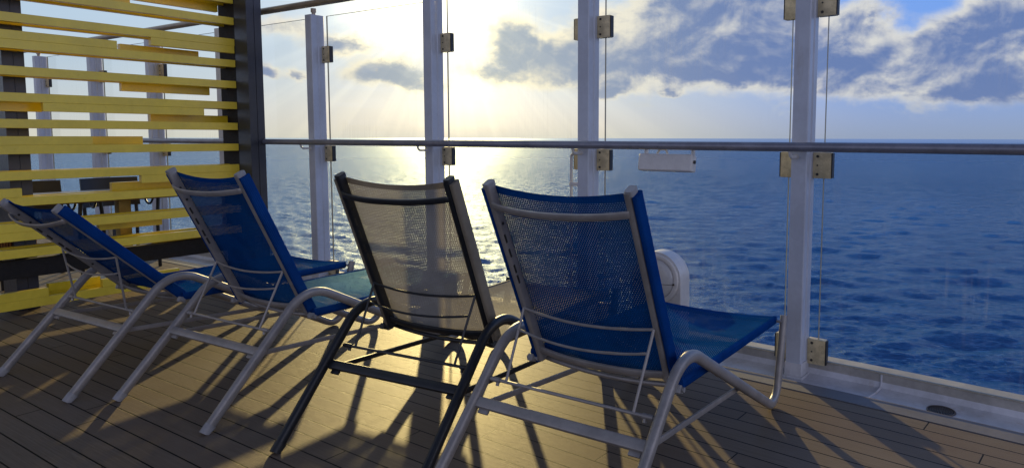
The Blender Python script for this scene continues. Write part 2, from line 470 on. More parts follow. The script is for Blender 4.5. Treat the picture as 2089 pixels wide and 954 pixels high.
for s, lab in zip(POST_S[1:], where):
    tag(build_post(s), lab, 'post', 'white rail posts')

# glass panes
def pane(s0, s1, lab):
    t = empty('glass_pane', F((s0+s1)/2, .104, .062), 0)
    bm = bmesh.new(); uvl = bm.loops.layers.uv.new('UVMap')
    n = 6; z0, z1 = .066, 2.025
    def grid(off, flip):
        for i in range(n):
            a = s0+(s1-s0)*i/n; b = s0+(s1-s0)*(i+1)/n
            q = [(a, z0), (b, z0), (b, z1), (a, z1)]
            if flip: q = q[::-1]
            f = bm.faces.new([bm.verts.new(F(s, off, z)-t.location) for s, z in q])
            for l, (s, z) in zip(f.loops, q): l[uvl].uv = (s, z)
    grid(.104, False)
    me = bpy.data.meshes.new('pane'); bmesh.ops.remove_doubles(bm, verts=bm.verts[:], dist=1e-5); bm.to_mesh(me); bm.free(); me.materials.append(M['glass'])
    o = bpy.data.objects.new('pane', me); COL.objects.link(o); o.parent = t
    bm = bmesh.new()
    e = .0035
    for s in (s0, s1):
        a = rotF(s); box(bm, F(s, .104, (z0+z1)/2)-t.location, (e*.6, .011, z1-z0), Matrix.Rotation(a, 3, 'Z'))
    for i in range(n):
        a = s0+(s1-s0)*i/n; b = s0+(s1-s0)*(i+1)/n; pa, pb = F(a, .104, z0), F(b, .104, z0)
        dd = pb-pa
        for z in (z0, z1): box(bm, (pa+pb)/2+Vector((0, 0, z-z0))-t.location, (dd.length-.0001, .011, e if z == z0 else .0018), Matrix.Rotation(math.atan2(dd.y, dd.x), 3, 'Z'))
    mesh_obj('polished_edge', bm, 'edge', t, smooth=0)
    tag(t, lab, 'glass pane', 'glass wind screen panes')
labs = ['clear glass pane at the far right over open blue sea', 'glass pane with the floodlight in front, behind the nearest blue lounger', 'salt streaked glass pane between the second and third full posts', 'glass pane full of sun glare above the dark lounger',
        'glass pane between the pergola column and the first free post', 'glass pane behind the right end of the yellow slats', 'glass pane behind the middle of the yellow slats', 'glass pane behind the left of the yellow slats']
for i in range(len(POST_S)-1):
    pane(POST_S[i+1]+.083, POST_S[i]-.083, labs[i])

# handrail and top rail
def rail_path(s0, s1, off, z): 
    n = int((s1-s0)/.15); return [F(s0+(s1-s0)*i/n, off, z) for i in range(n+1)]
bm = bmesh.new(); sweep(bm, rail_path(-12, 4, -.09, 1.083), .0215, .0215, 20)
tag(mesh_obj('handrail', bm, 'rail', smooth=60), 'long round blue grey handrail in front of the glass', 'handrail')
bm = bmesh.new(); sweep(bm, rail_path(-12, 4, .05, 2.120), .026, .026, 20)
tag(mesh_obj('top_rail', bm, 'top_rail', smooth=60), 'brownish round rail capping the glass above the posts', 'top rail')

# conduit beside the second visible post
t = empty('cable_conduit', F(-1.345, .015, -.014), rotF(-1.345)); tag(t, 'thin white vertical conduit pipe clipped beside a rail post', 'pipe')
bm = bmesh.new(); sweep(bm, fillet([(.0, 0, .0), (0, 0, 1.045), (.07, 0, 1.045)], .02), .0085, .0085, 10); mesh_obj('pipe', bm, 'white', t)
for z in (.87, .45):
    bm = bmesh.new(); box(bm, (.02, 0, z), (.06, .016, .022), bev=.002); mesh_obj('clip', bm, 'white', t)

# box floodlight hung under the handrail
t = empty('box_floodlight', F(-.69, -.07, 1.06), rotF(-.69)); tag(t, 'flat white box floodlight hanging under the handrail by a bracket', 'floodlight')
bm = bmesh.new(); box(bm, (0, 0, -.065), (.305, .060, .088), Matrix.Rotation(R(-8), 3, 'X'), .012, 3); mesh_obj('housing', bm, 'white', t)
bm = bmesh.new(); box(bm, (0, -.0305, -.0665), (.272, .003, .066), Matrix.Rotation(R(-8), 3, 'X'), .001, 1); mesh_obj('front_panel', bm, 'white', t)
for x in (-.118, .148):
    bm = bmesh.new(); box(bm, (x, .0, -.012), (.012, .024, .045), bev=.002); mesh_obj('hanger', bm, 'white', t)
bm = bmesh.new(); sweep(bm, fillet([(-.06, .01, -.018), (-.045, .01, .004), (-.01, .01, .004), (.0, .01, -.018)], .01), .006, .006, 8); mesh_obj('cable', bm, 'white', t)
bm = bmesh.new(); cyl(bm, (.150, .0, -.058), (.160, .0, -.058), .009, 12); mesh_obj('knob', bm, 'bolt', t)

# round bulkhead lamp on an arched pedestal, facing inboard
t = empty('pedestal_lamp', F(-.765, -.03, -.014), rotF(-.765)); tag(t, 'white arched pedestal lamp with round lens standing in the gutter', 'lamp')
bm = bmesh.new(); hw, zc = .143, .395
arch = [(-hw, 0)]+[(-hw*math.cos(a), zc+hw*math.sin(a)) for a in [PI*i/28 for i in range(29)]]+[(hw, 0)]
A = [bm.verts.new((x, .0, z)) for x, z in arch]; B = [bm.verts.new((x, .105, z)) for x, z in arch]
for i in range(len(A)): bm.faces.new((A[i], A[(i+1) % len(A)], B[(i+1) % len(A)], B[i]))
fa = bm.faces.new(A[::-1]); bm.faces.new(B)
bmesh.ops.bevel(bm, geom=list(fa.edges), offset=.006, segments=3, affect='EDGES')
mesh_obj('housing', bm, 'white', t)
def ringdisc(r, y, rt, ry, name, mat, parent):
    bm = bmesh.new(); sweep(bm, [(r*math.cos(a), y, zc+r*math.sin(a)) for a in [2*PI*i/48 for i in range(48)]], rt, ry, 12, side=(0, 1, 0), closed=True, power=3); return mesh_obj(name, bm, mat, parent)
ringdisc(.121, -.006, .010, .013, 'bezel', 'white', t)
bm = bmesh.new()
rings = []
for j in range(9):
    rr_ = .109*math.cos(PI/2*j/8); y = -.004-.028*math.sin(PI/2*j/8)
    rings.append([bm.verts.new((rr_*math.cos(2*PI*i/48), y, zc+rr_*math.sin(2*PI*i/48))) for i in range(48)] if j < 8 else [bm.verts.new((0, y, zc))])
for j in range(7):
    for i in range(48): bm.faces.new((rings[j][i], rings[j][(i+1) % 48], rings[j+1][(i+1) % 48], rings[j+1][i]))
for i in range(48): bm.faces.new((rings[7][i], rings[7][(i+1) % 48], rings[8][0]))
lens = mesh_obj('lens', bm, 'lens', t, smooth=60)
for a in (R(-8), R(100), R(188), R(280)):
    bm = bmesh.new(); cyl(bm, (.113*math.cos(a), -.017, zc+.113*math.sin(a)), (.113*math.cos(a), -.022, zc+.113*math.sin(a)), .005, 10); mesh_obj('screw', bm, 'bolt', t)
bm = bmesh.new(); sweep(bm, [(x, -.0058-.0275*math.sqrt(max(0, 1-(x/.109)**2-.0337)), zc-.02) for x in [(-.105+.21*i/20) for i in range(21)]], .0012, .0012, 6)
mesh_obj('lens_seam', bm, 'bolt', t)

# ------------------------------------------------------------------ yellow slatted screen
B34 = R(34.7); Q0 = Vector((-3.535, 4.139, 0)); EV = Vector((math.sin(B34), math.cos(B34), 0)); MV = Vector((math.cos(B34), -math.sin(B34), 0))
# local frame: x = along the screen (towards the sea), y = away from the camera side (-MV), z up
SROT = Matrix((EV, -MV, Vector((0, 0, 1)))).transposed()
screen_rz = math.atan2(EV.y, EV.x)
t = empty('slatted_screen', Q0, screen_rz); SC = t
tag(t, 'pergola side screen of yellow horizontal slats on dark steel columns', 'slatted screen')
H = .055; D = .040; YB = .140
E1 = 1.546; E0 = -1.3
def slat(x0, x1, ztop, h=H, y0=0.0, dp=D, mat='slat', name='slat'):
    bm = bmesh.new(); box(bm, ((x0+x1)/2, y0+dp/2, ztop-h/2), (x1-x0, dp, h), bev=.0012, seg=1); return mesh_obj(name, bm, mat, t, smooth=30)
ztop = lambda i: 1.873-.161*i
for i in range(-6, 12):
    if i == 10: continue
    x1 = E1
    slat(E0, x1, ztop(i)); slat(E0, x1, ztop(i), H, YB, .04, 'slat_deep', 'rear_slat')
def FB(i, x0, x1, below=True):   # filler block flush with the slat face
    z = ztop(i)-H if below else ztop(i)+H
    slat(x0, x1, z-.0005 if below else z+.0005, H, .0005, D-.001, 'slat', 'filler_block')
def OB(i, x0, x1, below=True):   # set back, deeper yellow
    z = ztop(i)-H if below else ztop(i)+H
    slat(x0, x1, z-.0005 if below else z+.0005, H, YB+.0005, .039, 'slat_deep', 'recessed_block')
FB(0, .943, 1.543); FB(1, E0, .727, False); OB(1, .80, 1.339, False)
OB(2, .797, 1.411); FB(3, .287, 1.291); OB(3, E0, .326); OB(4, .977, 1.544, False)
FB(5, E0, .551, False); OB(5, .50, .917, False); FB(6, .836, E1); OB(7, .703, E1-.005, False); FB(7, E0, .151, False)
OB(8, .609, 1.02); FB(8, E0, .408); OB(9, .955, 1.54); FB(11, E0, .255, False); OB(11, .30, .60, False); FB(11, .56, 1.060, False)
OB(-1, .2, .88, False); OB(-2, .9, 1.5, True); FB(-2, E0, .7, True); FB(-3, .1, 1.2); OB(-4, .3, 1.4)
OB(6, -.9, .0, False)
# columns and beam
def column(x0, x1, y0, y1, z1=3.3):
    bm = bmesh.new(); w = x1-x0; dpt = y1-y0; g_ = .010
    prof = [(x0, y0), (x0+w*.5-.003, y0), (x0+w*.5-.003, y0+.004), (x0+w*.5+.003, y0+.004), (x0+w*.5+.003, y0), (x1, y0), (x1, y1), (x0, y1),
            ]
    prism(bm, prof, 0, z1); return mesh_obj('column', bm, 'column', t, smooth=0)
column(1.5475, 1.668, -.172, -.002)
bm = bmesh.new(); box(bm, (1.606, .115, 1.65), (.112, .233, 3.3)); mesh_obj('column_shaded_rear', bm, 'beam', t, smooth=0)  # rear of the column in black, shade behind the slats put into its colour
column(.145, .262, .186, .43)
bm = bmesh.new(); box(bm, (.12, .105, .287), (2.84, .06, .115), bev=.003); mesh_obj('base_beam', bm, 'beam', t)
bm = bmesh.new(); box(bm, (.35, .08, 3.36), (3.3, .30, .12), bev=.003); mesh_obj('top_beam', bm, 'column', t)

# table and chairs beyond the screen
def loc_em(x, y, z=0): return Q0+EV*x-MV*y+Vector((0, 0, z))
t = empty('dining_table', loc_em(.95, .66), screen_rz); tag(t, 'dark dining table with brass coloured pedestal behind the yellow slats', 'table')
bm = bmesh.new(); box(bm, (0, 0, .678), (1.30, .66, .045), bev=.006); mesh_obj('tabletop', bm, 'table_top', t)
bm = bmesh.new(); box(bm, (0.02, 0, .36), (.085, .085, .62), bev=.006); mesh_obj('pedestal', bm, 'table_leg', t)
bm = bmesh.new(); box(bm, (0.02, 0, .02), (.45, .45, .025), bev=.006); mesh_obj('base', bm, 'chair_dark', t)
def armchair():
    t = empty('armchair', (0, 0, 0))
    bm = bmesh.new(); box(bm, (0, 0, .43), (.44, .44, .05), bev=.015); mesh_obj('seat', bm, 'chair_dark', t)
    bm = bmesh.new()
    n = 10; rows_ = []
    for j, (z, off) in enumerate(((.52, .0), (.60, .012), (.68, .024), (.765, .036))):
        rows_.append([[bm.verts.new((x, .20+off-.05*(abs(x)/.22)**2+dy, z)) for dy in (0, .02)] for x in [(-.22+.44*i/n) for i in range(n+1)]])
    for j in range(3):
        for i in range(n):
            for s_ in (0, 1):
                bm.faces.new((rows_[j][i][s_], rows_[j][i+1][s_], rows_[j+1][i+1][s_], rows_[j+1][i][s_]))
    for j in (0, 3):
        for i in range(n): bm.faces.new((rows_[j][i][0], rows_[j][i+1][0], rows_[j][i+1][1], rows_[j][i][1]))
    for j in range(3):
        for i in (0, n): bm.faces.new((rows_[j][i][0], rows_[j+1][i][0], rows_[j+1][i][1], rows_[j][i][1]))
    mesh_obj('backrest', bm, 'chair_dark', t)
    for sx in (-1, 1):
        bm = bmesh.new(); sweep(bm, [(sx*.21, -.19, 0), (sx*.205, -.19, .41), (sx*.22, -.19, .60)], .014, .014, 8); mesh_obj('leg', bm, 'chair_dark', t)
        bm = bmesh.new(); sweep(bm, [(sx*.21, .22, 0), (sx*.20, .18, .42), (sx*.20, .19, .58)], .014, .014, 8); mesh_obj('leg', bm, 'chair_dark', t)
        bm = bmesh.new(); sweep(bm, fillet([(sx*.22, -.19, .595), (sx*.235, -.15, .63), (sx*.22, .16, .63)], .03), .013, .018, 8); mesh_obj('armrest', bm, 'chair_dark', t)
        bm = bmesh.new(); sweep(bm, fillet([(sx*.22, -.12, .62), (sx*.215, -.03, .50), (sx*.21, .07, .62)], .06), .009, .009, 8); mesh_obj('arm_brace', bm, 'chair_dark', t)
    return t
def copy_tree(o, parent=None):
    c = o.copy(); COL.objects.link(c); c.parent = parent
    for ch in [x for x in o.children]: copy_tree(ch, c)
    return c
ac = armchair()
spots = [((.60, 1.22), 0, 'black armchair at the far side of the table, left of the other'), ((1.20, 1.28), 0, 'black armchair at the far side of the table, nearer the sea'), ((.05, 1.15), R(14), 'black armchair behind the left end of the yellow slats')]
for i, ((x, y), rz, lab) in enumerate(spots):
    c = ac if i == 0 else copy_tree(ac)
    c.location = loc_em(x, y); c.rotation_euler = (0, 0, screen_rz+rz); tag(c, lab, 'armchair', 'black armchairs round the table')
t = empty('wicker_stool', loc_em(.02, .42), screen_rz); tag(t, 'low wicker stool with brown woven seat behind the lower slats', 'stool')
bm = bmesh.new(); box(bm, (0, 0, .43), (.52, .40, .07), bev=.02, seg=3); mesh_obj('seat', bm, 'wicker', t)
for sx in (-1, 1):
    for sy in (-1, 1):
        bm = bmesh.new(); box(bm, (sx*.22, sy*.16, .20), (.03, .03, .40), bev=.003); mesh_obj('leg', bm, 'chair_dark', t)

# ------------------------------------------------------------------ sun loungers
WL = .64
def lounger(p, fm, sm, bmn, capm, label):
    t = empty('sun_lounger', (p['x'], p['y'], 0), -p['yaw']); tag(t, label, 'sun lounger', 'sun loungers lined up along the rail')
    uc, zc_ = p['uc'], p['zc']; ul, ut, zt = p['ul'], p['ut'], p['zt']; uh, zh, Lb, th = p['uh'], p['zh'], p['Lb'], p['th']
    k = zc_/uc
    ry, rx = .0195, .0155
    # corner of the arch: keep the measured apex
    ca = .46*p['ua']/.489; 
    cornz = k*ca*.97
    zl = .0
    for it in range(12):
        path = fillet([(0, 0, 0.006), (0, ca, cornz), (0, ul+.048, zl), (0, ut, zt+.008)], [.17, .085], 10)
        zm = min(q.z for q in path[12:]); zl += (.0215-zm)
        zmax = max(q.z for q in path); cornz += (p['za']-zmax)*.6
    def on_desc(u):
        seg = [(a, b) for a, b in zip(path[8:], path[9:]) if a.y <= u <= b.y]
        a, b = seg[0]; f_ = (u-a.y)/(b.y-a.y+1e-9); return a.z+(b.z-a.z)*f_
    for sg in (-1, 1):
        bm = bmesh.new(); sweep(bm, [Vector((sg*WL/2, q.y, q.z)) for q in path], rx, ry, 16, side=(1, 0, 0), power=2.5)
        fr = mesh_obj('side_frame', bm, fm, t, smooth=50)
        bm = bmesh.new(); dirv = (path[1]-path[0]).normalized()
        a = Vector((sg*WL/2, 0, 0.004)); b = a+Vector((0, dirv.y, dirv.z))*.035
        sweep(bm, [a-Vector((0, dirv.y, dirv.z))*.004, a, b], rx+.0022, ry+.0022, 16, side=(1, 0, 0), power=2.5)
        # flatten under the floor plane
        for v in bm.verts: v.co.z = max(v.co.z, .0015)
        mesh_obj('foot_cap', bm, capm, fr)
        # brace from the leg junction to the falling tube
        ub_ = uc+.68*(ul-uc)
        bm = bmesh.new(); sweep(bm, [(sg*(WL/2-.022), uc+.012, zc_-.012), (sg*(WL/2-.022), ub_, on_desc(ub_)-.006)], .0045, .0105, 10, side=(1, 0, 0), power=4)
        mesh_obj('brace', bm, fm, t)
    # rear crossbar + under-clips
    bm = bmesh.new(); tl = Vector((0, 1, k)).normalized()
    sweep(bm, [(-WL/2+.012, uc, zc_), (WL/2-.012, uc, zc_)], .018, .011, 14, side=(0, tl.y, tl.z), power=4)
    mesh_obj('rear_crossbar', bm, fm, t)
    for sg in (-1, 1):
        bm = bmesh.new(); box(bm, (sg*(WL/2-.045), uc-.010, zc_-.022), (.038, .018, .010), Matrix.Rotation(math.atan(k), 3, 'X'), .002); mesh_obj('bar_clip', bm, fm, t)
    # recline rod
    ur = uc*p['zr']/zc_
    bm = bmesh.new(); sweep(bm, [(-p['Wr']/2-.012, ur, p['zr']), (p['Wr']/2+.012, ur, p['zr'])], .0055, .0055, 10); mesh_obj('prop_rod', bm, fm, t)
    for sg in (-1, 1):
        bm = bmesh.new(); cyl(bm, (sg*(p['Wr']/2-.022), ur, p['zr']-.004), (sg*(p['Wr']/2-.022), ur-.004, p['zr']-.018), .006, 10)
        cyl(bm, (sg*(p['Wr']/2-.03), ur, p['zr']), (sg*(p['Wr']/2+.005), ur, p['zr']), .0085, 12); mesh_obj('rod_clip', bm, fm, t)
    # backrest plane
    ax = Vector((0, -math.cos(th), math.sin(th))); nb = Vector((0, math.sin(th), math.cos(th)))  # nb = front normal of the back
    O = Vector((0, uh, zh)); Wb = p['Wb']
    def bp(s_, w, n_=0.0): return O+ax*(Lb*s_)+Vector((w, 0, 0))+nb*n_
    for sg in (-1, 1):
        bm = bmesh.new(); sweep(bm, [bp(-.012, sg*Wb/2), bp(1.0, sg*Wb/2)], .0105, .018, 12, side=(1, 0, 0), power=5)
        rl = mesh_obj('back_rail', bm, fm, t, smooth=50)
        bm = bmesh.new(); sweep(bm, [bp(.985, sg*(Wb/2+.004), .004), bp(1.006, sg*(Wb/2+.004), .004), bp(1.010, sg*(Wb/2+.004), .004)], .0130, .0205, 14, side=(1, 0, 0), power=5)
        mesh_obj('end_cap', bm, capm if fm == 'frame_dark' else 'rubber', rl)
        # slots and rivets on the rear face of the rail
        for s_ in (.62, .70, .47, .53):
            bm = bmesh.new(); sweep(bm, [bp(s_, sg*Wb/2-sg*.0085, -.010), bp(s_+.045, sg*Wb/2-sg*.0085, -.010)], .0032, .0050, 8, side=(1, 0, 0)); mesh_obj('adjuster_slot', bm, 'bolt', rl)
        for s_ in (.80, .885, .30):
            bm = bmesh.new(); cyl(bm, bp(s_, sg*(Wb/2-.008), -.004), bp(s_, sg*(Wb/2-.0135), -.004), .0052, 10); mesh_obj('rivet', bm, 'bolt', rl)
        # fabric covered edge of the back
        bm = bmesh.new(); uvl = bm.loops.layers.uv.new('UVMap')
        sweep(bm, [bp(q, sg*(Wb/2+.019), .008) for q in (-.03, .0, .25, .5, .75, .985)], .0095, .0235, 14, side=(1, 0, 0), power=3.2)
        for f in bm.faces:
            for l in f.loops: l[uvl].uv = (l.vert.co.dot(nb)+l.vert.co.x, l.vert.co.dot(ax))
        mesh_obj('back_edge_band', bm, bmn, t, smooth=50)
    # back sling
    bm = bmesh.new(); uvl = bm.loops.layers.uv.new('UVMap'); nw, nh = 18, 26; g_ = []
    hw_ = Wb/2+.018
    for j in range(nh+1):
        s_ = -.0+.988*j/nh; row = []
        for i in range(nw+1):
            w = -hw_+2*hw_*i/nw; c_ = 1-(w/hw_)**2
            sag = -.016*c_*(.55+.45*math.sin(PI*min(1, s_)))
            top = -.026*c_*(j/nh)**6
            row.append((bm.verts.new(bp(s_+top/Lb, w, .022+sag)), w, s_*Lb))
        g_.append(row)
    for j in range(nh):
        for i in range(nw):
            q = [g_[j][i], g_[j][i+1], g_[j+1][i+1], g_[j+1][i]]
            f = bm.faces.new([v[0] for v in q]); f.material_index = 1 if j >= nh-1 else 0
            for l, v in zip(f.loops, q): l[uvl].uv = (v[1], v[2])
    mesh_obj('back_sling', bm, [sm, bmn], t, smooth=60)
    # handle
    ho = p['ho']
    def bow(s_, hw2, bowd, off, n=14, flat=1.0):
        return [bp(s_, -hw2+2*hw2*i/n, off-bowd*(1-abs(2*i/n-1)**2.4)) for i in range(n+1)]
    bm = bmesh.new(); pts = [bp(p['s1'], -Wb/2+.006, -.002)]+bow(p['s1'], Wb/2-.004, .040, -ho)+[bp(p['s1'], Wb/2-.006, -.002)]
    sweep(bm, fillet(pts[:3], .008, 3)[:-1]+pts[2:-2]+fillet(pts[-3:], .008, 3)[1:], .0115, .0048, 10, side=ax, power=4); mesh_obj('handle_bar', bm, fm, t)
    # lower crossbar of the back
    bm = bmesh.new(); sweep(bm, bow(.055, Wb/2-.008, .024, -.006), .0135, .006, 10, side=ax, power=4); mesh_obj('back_crossbar', bm, fm, t)
    # prop frame
    s2 = p['s2']; tp = [bp(s2, sg*(Wb/2-.004), -.020) for sg in (-1, 1)]
    lo = [Vector((sg*p['Wu']/2, ur-.003, p['zr']+.004)) for sg in (-1, 1)]
    def lerpb(a, b, n, d, dirv): return [a+(b-a)*(i/n)+dirv*d*(1-(2*i/n-1)**2) for i in range(n+1)]
    down = (-nb*.9+Vector((0, 0, -.3))).normalized()
    bm = bmesh.new(); sweep(bm, lerpb(tp[0], tp[1], 14, .026, down), .0048, .0048, 8); pf = mesh_obj('prop_frame', bm, fm, t)
    for i in (0, 1):
        bm = bmesh.new(); sweep(bm, [tp[i], lo[i]], .0048, .0048, 8); mesh_obj('prop_arm', bm, fm, pf)
    fr_ = .30
    a = tp[0]+(lo[0]-tp[0])*fr_; b = tp[1]+(lo[1]-tp[1])*fr_
    bm = bmesh.new(); sweep(bm, lerpb(a, b, 14, .030, down), .0044, .0044, 8); mesh_obj('prop_wire', bm, fm, pf)
    # seat
    ws = WL/2-.034; u0, u1 = uh+.012, ut-.022; z0, z1 = zh+.014, zt-.004
    def sp(f_, w, dz=0.0): return Vector((w, u0+(u1-u0)*f_, z0+(z1-z0)*f_+dz))
    for sg in (-1, 1):
        bm = bmesh.new(); sweep(bm, [sp(-.01, sg*(ws-.012), -.020), sp(1, sg*(ws-.012), -.020)], .009, .014, 10, side=(1, 0, 0), power=4); mesh_obj('seat_rail', bm, fm, t)
        bm = bmesh.new(); uvl = bm.loops.layers.uv.new('UVMap'); sweep(bm, [sp(-.02, sg*ws, -.008), sp(.5, sg*ws, -.010), sp(1, sg*ws, -.008)], .009, .018, 12, side=(1, 0, 0), power=3)
        for f in bm.faces:
            for l in f.loops: l[uvl].uv = (l.vert.co.x+l.vert.co.z, l.vert.co.y)
        mesh_obj('seat_edge_band', bm, bmn, t)
        bm = bmesh.new(); cyl(bm, sp(1, sg*(ws-.01), -.012), sp(1.0, sg*(WL/2-.004), -.012), .006, 10); mesh_obj('seat_pin', bm, fm, t)
        bm = bmesh.new(); box(bm, sp(-.025, sg*(ws-.004), -.022), (.022, .034, .026), Matrix.Rotation(R(-20), 3, 'X'), .004)
        cyl(bm, sp(-.025, sg*(ws-.03), -.022), sp(-.025, sg*(ws+.016), -.022), .008, 12); mesh_obj('hinge_clip', bm, capm if fm == 'frame_dark' else 'rubber', t)
        bm = bmesh.new(); sweep(bm, [sp(.25, sg*(ws-.008), -.026), sp(.25, sg*(WL/2-.01), -.05)], .007, .007, 8); mesh_obj('seat_bracket', bm, fm, t)
    bm = bmesh.new(); uvl = bm.loops.layers.uv.new('UVMap'); nw, nh = 16, 30; g_ = []
    for j in range(nh+1):
        row = []
        for i in range(nw+1):
            w = -ws+2*ws*i/nw; c_ = 1-(w/ws)**2
            f_ = -.01+1.008*j/nh
            dz = -.026*c_*(1-.65*(2*j/nh-1)**4)+.007
            row.append((bm.verts.new(sp(f_-.012*c_*(j/nh)**8, w, dz)), w, f_*(u1-u0)))
        g_.append(row)
    for j in range(nh):
        for i in range(nw):
            q = [g_[j][i], g_[j][i+1], g_[j+1][i+1], g_[j+1][i]]
            f = bm.faces.new([v[0] for v in q]); f.material_index = 1 if j >= nh-1 else 0
            for l, v in zip(f.loops, q): l[uvl].uv = (v[1], v[2])
    mesh_obj('seat_sling', bm, [sm, bmn], t, smooth=60)
    for f_, dz, bowd, r_ in ((.03, -.040, -.022, .009), (.62, -.040, -.03, .009), (.975, -.022, -.006, .009)):
        bm = bmesh.new(); a = sp(f_, -ws+.012, dz+.012); b = sp(f_, ws-.012, dz+.012)
        sweep(bm, lerpb(a, b, 12, -bowd, Vector((0, 0, -1))), r_, r_, 10); mesh_obj('seat_crossbar', bm, fm, t)
    return t
CH = [
 {'uc': 0.2376, 'zc': 0.2599, 'ua': 0.4943, 'za': 0.4558, 'uh': 0.5366, 'zh': 0.3412, 'Lb': 0.6951, 's1': 0.9159, 'zr': 0.3258, 'ul': 1.4052, 'ut': 1.5548, 'zt': 0.3559, 'Wb': 0.5044, 'Wu': 0.4691, 'Wr': 0.5806, 'ho': 0.0231, 'x': -2.4398, 'y': 2.9965, 'yaw': 0.5248, 'th': 0.7554, 's2': 0.5261},
 {'uc': 0.2384, 'zc': 0.2535, 'ua': 0.5044, 'za': 0.4495, 'uh': 0.5396, 'zh': 0.3427, 'Lb': 0.7041, 's1': 0.9102, 'zr': 0.3227, 'ul': 1.4196, 'ut': 1.5482, 'zt': 0.3491, 'Wb': 0.4869, 'Wu': 0.4726, 'Wr': 0.5721, 'ho': 0.0243, 'x': -1.6869, 'y': 2.69, 'yaw': 0.5362, 'th': 1.1123, 's2': 0.3374},
 {'uc': 0.2544, 'zc': 0.2522, 'ua': 0.4786, 'za': 0.4472, 'uh': 0.5337, 'zh': 0.3468, 'Lb': 0.6843, 's1': 0.9077, 'zr': 0.3134, 'ul': 1.4052, 'ut': 1.5397, 'zt': 0.3487, 'Wb': 0.5012, 'Wu': 0.4757, 'Wr': 0.5834, 'ho': 0.0233, 'x': -0.7913, 'y': 2.2251, 'yaw': 0.475, 'th': 1.1775, 's2': 0.3241},
 {'uc': 0.2564, 'zc': 0.2672, 'ua': 0.5003, 'za': 0.4573, 'uh': 0.5345, 'zh': 0.3542, 'Lb': 0.6865, 's1': 0.9065, 'zr': 0.3288, 'ul': 1.3944, 'ut': 1.5368, 'zt': 0.3531, 'Wb': 0.4947, 'Wu': 0.4697, 'Wr': 0.586, 'ho': 0.0166, 'x': -0.2018, 'y': 1.7994, 'yaw': 0.5693, 'th': 1.1437, 's2': 0.3309}]
lounger(CH[0], 'frame_light', 'sling_blue', 'band_blue', 'rubber', 'blue sling lounger with its back reclined lowest, beside the yellow slats')
lounger(CH[1], 'frame_light', 'sling_blue', 'band_blue', 'rubber', 'blue sling lounger with raised back, between the reclined one and the taupe one')
lounger(CH[2], 'frame_dark', 'sling_taupe', 'band_taupe', 'rubber_dark', 'taupe mesh lounger with charcoal frame, glowing against the sun')
lounger(CH[3], 'frame_light', 'sling_blue', 'band_blue', 'rubber', 'largest nearest blue lounger with pale frame, right of the taupe one')

# ------------------------------------------------------------------ light
SUN_AZ, SUN_EL = -10.2, 11.7
sd = Vector((math.sin(R(SUN_AZ))*math.cos(R(SUN_EL)), math.cos(R(SUN_AZ))*math.cos(R(SUN_EL)), math.sin(R(SUN_EL))))
sl = bpy.data.lights.new('sun', 'SUN'); sl.energy = 5.0; sl.angle = R(.7); sl.color = (1.0, .74, .29)
so = bpy.data.objects.new('sun', sl); COL.objects.link(so); so.rotation_euler = (-sd).to_track_quat('-Z', 'Y').to_euler(); so.location = (0, 0, 30)

w = bpy.data.worlds.new('World'); scene.world = w; w.use_nodes = True
g = G(w.node_tree); bg = w.node_tree.nodes['Background']
sky = g.node('ShaderNodeTexSky', sky_type='NISHITA'); sky.sun_disc = False
sky.sun_elevation = R(SUN_EL); sky.sun_rotation = R(SUN_AZ); sky.air_density = 1.2; sky.dust_density = 1.5; sky.ozone_density = 2.0
tc = g.node('ShaderNodeTexCoord').outputs['Generated']
dx, dy, dz = g.sep(tc)
az = g.m('ARCTAN2', dx, dy)*(180/PI)
hor = g.m('SQRT', dx*dx+dy*dy)
el = g.m('ARCTAN2', dz, hor)*(180/PI)
ae = g.comb(az*.10, el*.14, 0)
warp = g.noise(ae, 2.2, 5, .62)-.5; warp2 = g.noise(g.mapping(ae, loc=(5.3, 2.1, 0)), 2.2, 5, .62)-.5
azw = az+warp*5.0; elw = el+warp2*2.6
def blob(a0, e0, ra, re, amp=1.0):
    x = (azw-a0)*(1/ra); y = (elw-e0)*(1/re)
    return g.m('EXPONENT', (x*x+y*y)*-1.0)*amp
def total(lst):
    v = None
    for b_ in lst:
        q = blob(*b_); v = q if v is None else v+q
    return v
dens = total([(9, 6.6, 8.4, 2.3, 1.5), (17.2, 6.4, 5.0, 2.2, 1.5), (4.8, 6.6, 2.8, 1.8, .6), (8, 10, 6.5, 1.7, .8), (14.0, 10.4, 5.2, 2.0, 1.2),
    (7.5, 3.7, .9, .45, .9), (2.9, 3.6, 2.0, .8, .95), (-5.2, 7.4, 2.2, 2.2, 1.0), (-2.2, 5.6, 3.6, 1.9, 1.0), (.6, 7.6, 2.2, 1.4, .7), (-7, 5.0, 2.0, .8, .75),
    (-18.4, 7.1, 2.0, .8, 1.0), (-16, 5, 3.6, 1.0, 1.0), (-24, 4.7, 1.0, .6, 1.0), (-21.6, 4.6, .8, .7, .9), (-13, 4.2, 2.3, .6, .8), (-23.5, 8, 3, 1.0, .7), (-17, 11.5, 4, 1.2, .7),
    (22.0, 8.2, 1.6, 1.7, .9), (27.4, 6.9, 1.9, 1.2, .95), (31.5, 7.2, 3.0, 2.8, 1.1), (26, 4.6, 4.8, 1.5, .9), (31, 3.6, 4.2, 1.4, .9), (22, 3.4, 4, .9, .45), (33, 11, 5, 3, .8)])
n1 = g.noise(g.mapping(ae, (1.0, 1.0, 1)), 2.0, 12, .56, .3)
n1s = g.noise(g.mapping(ae, (1.0, 1.0, 1), loc=(.03, -.07, 0)), 2.0, 12, .56, .3)  # sampled a step towards the sun for relief
gencl = g.ramp(g.noise(g.mapping(tc, (1, 1, 2.4)), 2.6, 5, .6), .50, .75)*g.ramp(el, 10, 22)*.9
